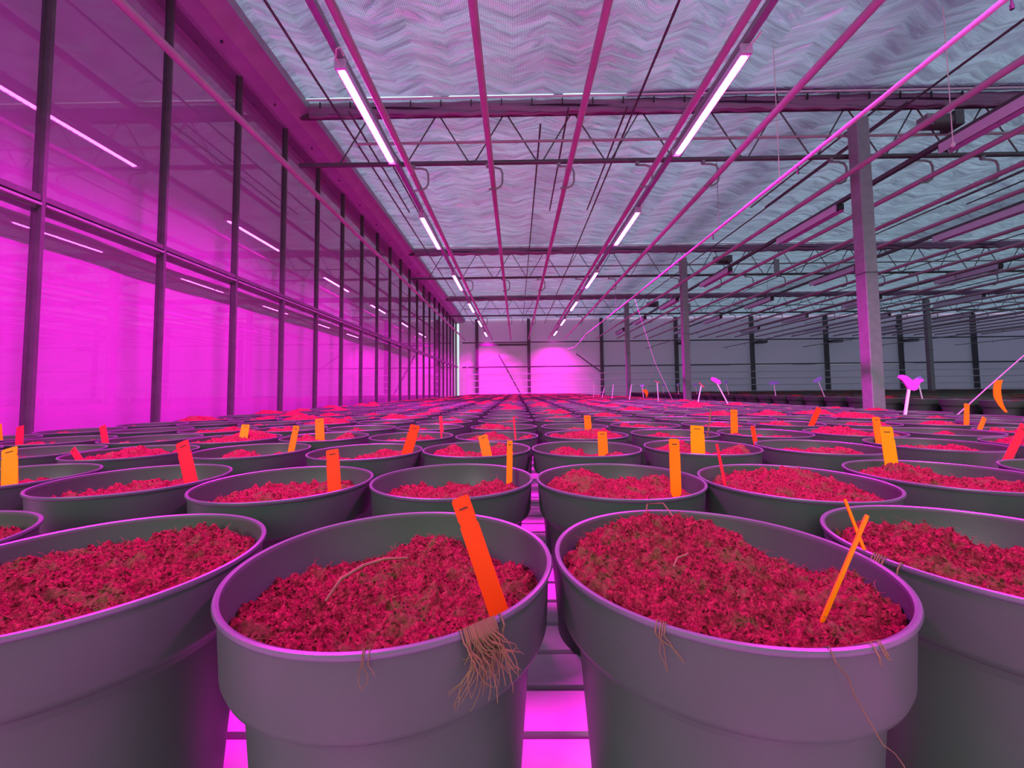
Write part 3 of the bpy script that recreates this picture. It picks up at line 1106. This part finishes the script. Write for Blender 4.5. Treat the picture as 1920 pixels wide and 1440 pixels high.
def plant_tag(base, top, w_px, m, label, name='plant_tag', zb=ZS, yb=None, slot=True, curve=0, grp='plant tags'):
    b = at_z(base[0], base[1], zb) if yb is None else at_y(base[0], base[1], yb)
    t = at_y(top[0], top[1], b.y + 0.012)
    w = w_px * b.y / F
    ax = (t - b)
    L = ax.length
    ax.normalize()
    face = Vector((0, -1, 0))
    side = ax.cross(face).normalized()
    nrm = side.cross(ax).normalized()
    hw = w / 2
    th = 0.0009 if w > 0.004 else max(0.0009, w / 2)
    ext = 0.035 if w > 0.006 else 0.02
    # outline: pointed foot, straight blade, notched shoulders, chamfered head
    pts = [(-hw * 0.1, -ext), (hw * 0.1, -ext), (hw, -ext * 0.4), (hw, L * 0.70), (hw * 0.86 if w > .006 else hw, L * 0.73), (hw * 0.95, L * 0.78), (hw * 0.95, L * 0.97),
           (hw * 0.8, L), (-hw * 0.8, L), (-hw * 0.98, L * 0.97), (-hw * 0.98, L * 0.78), (-hw * 0.86, L * 0.73), (-hw, L * 0.70), (-hw, -ext * 0.4)]
    s_ = MB()
    n = len(pts)
    if curve == 0:
        V = []
        for sg in (-1, 1):
            for a, h in pts:
                V.append(side * a + ax * h + nrm * th / 2 * sg)
        s_.add(V, [tuple(range(n)), tuple(reversed(range(n, 2 * n)))] + [(i, (i + 1) % n, (i + 1) % n + n, i + n) for i in range(n)])
    else:
        V, Fc = [], []
        N = 10
        for q in range(N + 1):
            u = q / N
            bend = side * curve * 4 * u * (1 - u)
            ww = hw * (0.35 + 0.75 * min(1, u * 2))
            c = ax * (u * L) + bend
            for sg in (-1, 1):
                V += [c - side * ww + nrm * th * sg, c + side * ww + nrm * th * sg]
        for q in range(N):
            a, b_ = q * 4, q * 4 + 4
            Fc += [(a, a + 1, b_ + 1, b_), (a + 2, b_ + 2, b_ + 3, a + 3), (a, b_, b_ + 2, a + 2), (a + 1, a + 3, b_ + 3, b_ + 1)]
        Fc += [(0, 2, 3, 1), (N * 4, N * 4 + 1, N * 4 + 3, N * 4 + 2)]
        s_.add(V, Fc)
    o = s_.build(name, M[m], loc=b)
    if slot and w > 0.009 and curve == 0:
        q = MB()
        c = ax * (L * 0.88)
        a = [c - side * hw * .45 - ax * .0008, c + side * hw * .45 - ax * .0008, c + side * hw * .45 + ax * .0008, c - side * hw * .45 + ax * .0008]
        q.add([p_ + nrm * (th * 0.5 + 0.0006) * sg for sg in (-1, 1) for p_ in a],
              [(0, 1, 2, 3), (7, 6, 5, 4), (0, 4, 5, 1), (1, 5, 6, 2), (2, 6, 7, 3), (3, 7, 4, 0)])
        q.build('slot', M['slot'], o)
    tag(o, label, 'plant tag', grp)
    return o


TAGS = [
    ((925, 1118), (862, 932), 36, 'red', 'large leaning red-orange tag in the front pot left of centre', dict(zb=0.258)),
    ((1552, 1140), (1626, 966), 7, 'orange', 'edge-on orange tag slanting right from the front pot right of centre', dict(zb=0.256, slot=False)),
    ((1620, 1030), (1584, 936), 5, 'orange', 'thin orange tag edge slanting left in the lower right pot', dict(zb=0.27, slot=False)),
    ((627, 915), (623, 843), 25, 'red', 'upright red tag in the second row, in a line with the left front pot gap', {}),
    ((358, 903), (341, 828), 26, 'pink', 'leaning crimson tag in the second row on the left', {}),
    ((1267, 908), (1264, 823), 20, 'orange', 'orange tag right inside the full second-row pot right of centre', {}),
    ((955, 892), (956, 826), 11, 'orange', 'narrow orange tag turned edgewise in the second-row pot left of centre', {}),
    ((1674, 885), (1661, 800), 25, 'yellow', 'tall amber tag in the second row on the right, overlapping another tag', {}),
    ((18, 904), (18, 840), 33, 'yellow', 'wide amber tag at the left edge of the photo', {}),
    ((1357, 897), (1344, 832), 5, 'pink', 'needle-thin red tag edge in the second row, right of the orange one', dict(slot=False)),
    ((763, 850), (779, 797), 19, 'red', 'red tag leaning right in the third row, left of centre', {}),
    ((913, 852), (905, 816), 18, 'orange', 'orange tag leaning left in the third row just left of centre', {}),
    ((1131, 850), (1129, 809), 18, 'orange', 'short orange tag in the third row right of centre', {}),
    ((1309, 850), (1307, 798), 26, 'yellow', 'broad amber tag with a slot in the third row right of centre', {}),
    ((150, 864), (136, 842), 13, 'pink', 'small crimson tag leaning left in the third row far left', {}),
    ((545, 850), (556, 798), 12, 'orange', 'slim orange tag leaning right in the third row left', {}),
    ((1417, 832), (1411, 799), 8, 'red', 'narrow red-orange tag right of the broad amber tag', {}),
    ((1649, 827), (1642, 782), 15, 'orange', 'orange tag half hidden behind the tall amber tag on the right', {}),
    ((1889, 862), (1921, 797), 16, 'pink', 'crimson tag leaning right at the right edge of the photo', {}),
    ((1104, 818), (1101, 779), 13, 'orange', 'orange tag in the fourth row right of centre', {}),
    ((600, 826), (599, 785), 17, 'orange', 'orange tag with straight slot standing in the fourth row left', {}),
    ((455, 827), (461, 796), 16, 'yellow', 'small amber tag leaning right in the fourth row left', {}),
    ((198, 832), (192, 798), 13, 'pink', 'small crimson tag in the fourth row far left', {}),
    ((36, 832), (38, 799), 15, 'pink', 'small crimson tag near the left edge above the wide amber tag', {}),
    ((966, 817), (963, 782), 3, 'pink', 'hair-thin red tag edge at the centre of the fourth row', dict(slot=False)),
    ((829, 815), (826, 780), 6, 'pink', 'thin crimson tag edge behind the leaning red tag', dict(slot=False)),
    ((1377, 811), (1376, 768), 13, 'orange', 'upright orange-red tag standing above the broad amber tag', {}),
    ((1327, 815), (1333, 768), 3, 'root', 'thin straw stick standing just left of an upright orange tag', dict(slot=False, name='straw_stick')),
    ((1520, 800), (1536, 765), 10, 'red', 'red tag leaning right in the rows left of the nearest column', {}),
    ((1812, 797), (1813, 757), 10, 'orange', 'narrow upright orange tag under the slanting cord at right', {}),
    ((1836, 807), (1846, 783), 9, 'orange', 'short orange tag leaning right beside the slanting cord', {}),
    ((2, 829), (0, 795), 7, 'yellow', 'amber tag cut by the left edge of the photo', dict(slot=False)),
    ((1887, 773), (1873, 713), 13, 'orange', 'curved orange tag rising behind the slanting cord at right', dict(curve=-0.03, yb=2.5)),
    ((1212, 744), (1206, 731), 6, 'orange', 'tiny bent orange tag at the far aisle edge', dict(curve=0.03, yb=6.5)),
]
for b_, t_, w_, m_, l_, kw in TAGS:
    plant_tag(b_, t_, w_, m_, l_, **kw)


# ------------------------------------------------------------------ small signs on stakes
def sign(base, top, Y, m, label, shape, size, ang=0.0, sw=0.010):
    b = at_y(base[0], base[1], Y)
    t = at_y(top[0], top[1], Y)
    d = (b - t).normalized()
    o = empty('plant_sign', b)
    MB().tube([Vector((0, 0, 0)) + d * 0.06, t - b], sw / 2, 6).build('stake', M['white'], o)
    n = len(shape)
    c, s0 = math.cos(ang), math.sin(ang)
    V = []
    for yy in (-0.004, 0.004):
        for (x, z) in shape:
            V.append(((x * c - z * s0) * size + (t - b).x, yy - 0.006, (x * s0 + z * c) * size + (t - b).z))
    MB().add(V, [tuple(range(n)), tuple(reversed(range(n, 2 * n)))] + [(i, (i + 1) % n, (i + 1) % n + n, i + n) for i in range(n)]).build('sign_head', M[m], o)
    tag(o, label, 'sign', 'small signs on stakes')


OV = [(math.cos(i / 12 * 2 * PI), 0.42 * math.sin(i / 12 * 2 * PI)) for i in range(12)]
RE = [(-1, -0.34), (1, -0.30), (1, 0.3), (-1, 0.34)]
BAR = [(-1, -0.16), (1, -0.16), (1, 0.16), (-1, 0.16)]
FL = [(-1.0, 0.25), (-0.8, 0.5), (-0.45, 0.42), (-0.2, 0.55), (0.15, 0.38), (0.5, 0.4), (0.85, 0.1), (1.0, -0.2), (0.8, -0.5), (0.4, -0.35), (0.1, -0.5), (-0.3, -0.3), (-0.7, -0.25), (-1.0, -0.05)]
BIRD = [(-1.0, 0.42), (-0.86, 0.62), (-0.62, 0.66), (-0.35, 0.58), (-0.12, 0.42), (0.1, 0.22), (0.35, 0.24), (0.55, 0.34), (0.95, 0.30), (0.98, 0.16), (0.72, 0.02), (0.6, -0.2),
        (0.45, -0.52), (0.2, -0.62), (-0.08, -0.56), (-0.34, -0.38), (-0.52, -0.05), (-0.7, 0.22)]
sign((1698, 772), (1706, 718), 2.45, 'pinksign', 'white stake carrying a bird-shaped violet sign right of the column', BIRD, 0.075, 0.0, 0.016)
sign((1728, 742), (1720, 710), 4.9, 'violet', 'thin white stake whose head hides behind the bird-shaped sign', OV, 0.05, 0.5, 0.014)
sign((1545, 741), (1533, 712), 6.5, 'violet', 'white stake with a tilted oval violet sign left of the nearest column', OV, 0.075, 0.55, 0.014)
sign((1454, 739), (1451, 718), 7.7, 'violet', 'white stake with a small rectangular violet sign', RE, 0.085, 0.05, 0.016)
sign((1364, 756), (1342, 714), 4.05, 'pinksign', 'leaning white stake with a ragged bright pink head', FL, 0.052, -0.3, 0.012)
sign((1366, 738), (1361, 717), 9.4, 'violet', 'thin white stake with a tilted violet sign behind the leaning one', OV, 0.06, 0.8, 0.016)
sign((1309, 753), (1315, 722), 4.4, 'maroon', 'white stake with a slanting maroon bar on top', BAR, 0.036, -0.8, 0.012)
sign((1307, 737), (1303, 721), 11.0, 'violet', 'small violet sign just right of the second column', OV, 0.06, 0.4, 0.016)
sign((1272, 736), (1271, 720), 12.2, 'violet', 'small violet sign just left of the second column', OV, 0.05, 0.4, 0.016)
sign((1244, 736), (1244, 722), 13.5, 'violet', 'tiny violet sign beside the crossing cords', OV, 0.06, 0.2, 0.016)
sign((1234, 746), (1232, 716), 5.6, 'maroon', 'white stake with a maroon bar, second such from the column', BAR, 0.036, -0.35, 0.012)
sign((1206, 742), (1204, 723), 8.2, 'violet', 'small square violet sign above the tiny bent orange tag', RE, 0.04, 0.0, 0.012)
sign((1181, 743), (1184, 722), 6.4, 'white', 'bent white stake beside the third column', BAR, 0.012, 0.4, 0.014)
sign((1148, 741), (1150, 721), 7.2, 'white', 'plain white stake left of the third column', BAR, 0.012, 0.2, 0.012)
sign((1130, 740), (1133, 727), 7.6, 'white', 'short white stake against the end wall post', BAR, 0.012, 0.2, 0.012)
sign((1113, 740), (1114, 722), 8.6, 'white', 'thin white stake farthest left before the magenta wall', BAR, 0.012, 0.2, 0.010)


# ------------------------------------------------------------------ cords
def cord(pts, r, label, m='cord', name='cord'):
    tag(MB().tube(pts, r, 6).build(name, M[m]), label, 'cord')


cord([at_y(1795, 778, 2.35), at_y(1850, 728, 2.4), at_y(1925, 662, 2.5), at_y(2300, 330, 3.2)], 0.0032, 'taut pink cord slanting up to the right edge of the photo', 'pipe')
cord([at_y(1262, 752, 5.0), at_y(1228, 680, 5.6), at_y(1190, 560, 6.6)], 0.0018, 'thin cord slanting down to the pots left of the second column', 'pipe')
cord([at_y(1206, 745, 8.0), at_y(1228, 673, 8.0), at_y(1245, 610, 7.2), at_y(1262, 545, 6.6)], 0.0018, 'thin cord crossing another left of the second column', 'pipe')


# hanging light strings of the screen
def pull(x, yy, z0, z1, label):
    s_ = MB().tube([(x, yy, z0), (x, yy, z1)], 0.004, 6)
    o = s_.build('pull_cord', M['cord'])
    k_ = MB()
    k_.lathe([(0.002, 0.03), (0.012, 0.02), (0.017, 0.0), (0.012, -0.016), (0.002, -0.022)], 12)
    k_.build('pull_bobble', M['cord'], o, (x, yy, z1))
    tag(o, label, 'cord', 'pull cords')


p = at_y(1787, 272, 3.6)
pull(p.x, p.y, ZC, p.z, 'pull cord with a pale bobble hanging beside the nearest unlit lamp')
p = at_y(1462, 340, 4.0)
pull(p.x, p.y, ZC, p.z, 'pull cord hanging at the white spray tube')


# ------------------------------------------------------------------ roots and fibres on the near pots
def strand(seed, start, dirv, length, r, n=10, wob=0.25):
    rn = random.Random(seed)
    p_ = Vector(start)
    d = Vector(dirv).normalized()
    out = [p_.copy()]
    for i in range(n):
        d = (d + Vector((rn.uniform(-wob, wob), rn.uniform(-wob, wob) * 0.3, rn.uniform(-wob, wob) * 0.6))).normalized()
        p_ = p_ + d * length / n
        out.append(p_.copy())
    return out, [r * (1 - 0.8 * i / n) + 0.00012 for i in range(n + 1)]


def front_pot(x): return [a for a in allp if a[1] == x and a[3] == 0][0][0]


def rootlets(px_, items, label=None, name='root'):
    """roots lying over the rim of a pot; items: (angle from front, strands, length)"""
    pt = front_pot(px_)
    for (ang, cnt, length, r) in items:
        s_ = MB()
        a = math.radians(-90 + ang)
        ca, sa = math.cos(a), math.sin(a)
        for q in range(cnt):
            rn = random.Random(q * 13 + int(ang * 10))
            off = rn.gauss(0, 0.0035) * min(2, cnt / 4)
            t = Vector((-sa, ca, 0))
            p0 = Vector((ca * 0.135, sa * 0.135, 0.262)) + t * off
            p1 = Vector((ca * 0.1475, sa * 0.1475, 0.2715)) + t * off
            p2 = Vector((ca * 0.1520, sa * 0.1520, 0.265)) + t * off
            pts, rr = strand(q + int(ang), p2, (t.x * rn.uniform(-.1, .7), t.y * .2, -1), length * rn.uniform(0.25, 1.0), r * rn.uniform(.6, 1.2), 10, 0.5)
            c_out = []
            for v in pts:
                rad = math.hypot(v.x, v.y)
                lim = 0.1515
                k_ = max(lim, rad) / rad if rad < lim else (0.156 / rad if rad > 0.156 else 1)
                c_out.append(Vector((v.x * k_, v.y * k_, v.z)))
            s_.tube([p0, p1] + c_out, [r, r] + rr, 5)
        s_.build(name, M['root'], pt)


rootlets(-0.117, [(38, 70, 0.052, 0.0005), (8, 3, 0.016, 0.0003)])
rootlets(0.186, [(-37, 4, 0.028, 0.0004), (2, 1, 0.13, 0.00045), (15, 3, 0.010, 0.0004)])
rootlets(0.492, [(-16, 5, 0.04, 0.0006), (-80, 8, 0.03, 0.0007)])
# root lying on the soil of the left front pot
pt = front_pot(-0.117)
s_ = MB()
q = [(-0.052, -0.045, 0.250), (-0.045, -0.030, 0.262), (-0.032, -0.012, 0.266), (-0.016, 0.004, 0.266), (0.004, 0.016, 0.262)]
s_.tube(q, [0.0012, 0.0016, 0.0017, 0.0015, 0.001], 6)
s_.build('root', M['root'], pt)
pt = front_pot(0.186)
s_ = MB()
s_.tube([(-0.045, -0.03, 0.270), (-0.038, -0.022, 0.275), (-0.03, -0.02, 0.2765), (-0.024, -0.012, 0.275)], 0.0009, 6)
s_.build('root', M['root'], pt)
s_ = MB()
s_.tube([(-0.03, 0.10, 0.27), (-0.02, 0.12, 0.285), (-0.005, 0.105, 0.29), (0.0, 0.085, 0.279)], 0.0008, 6)
s_.build('root', M['root'], pt)
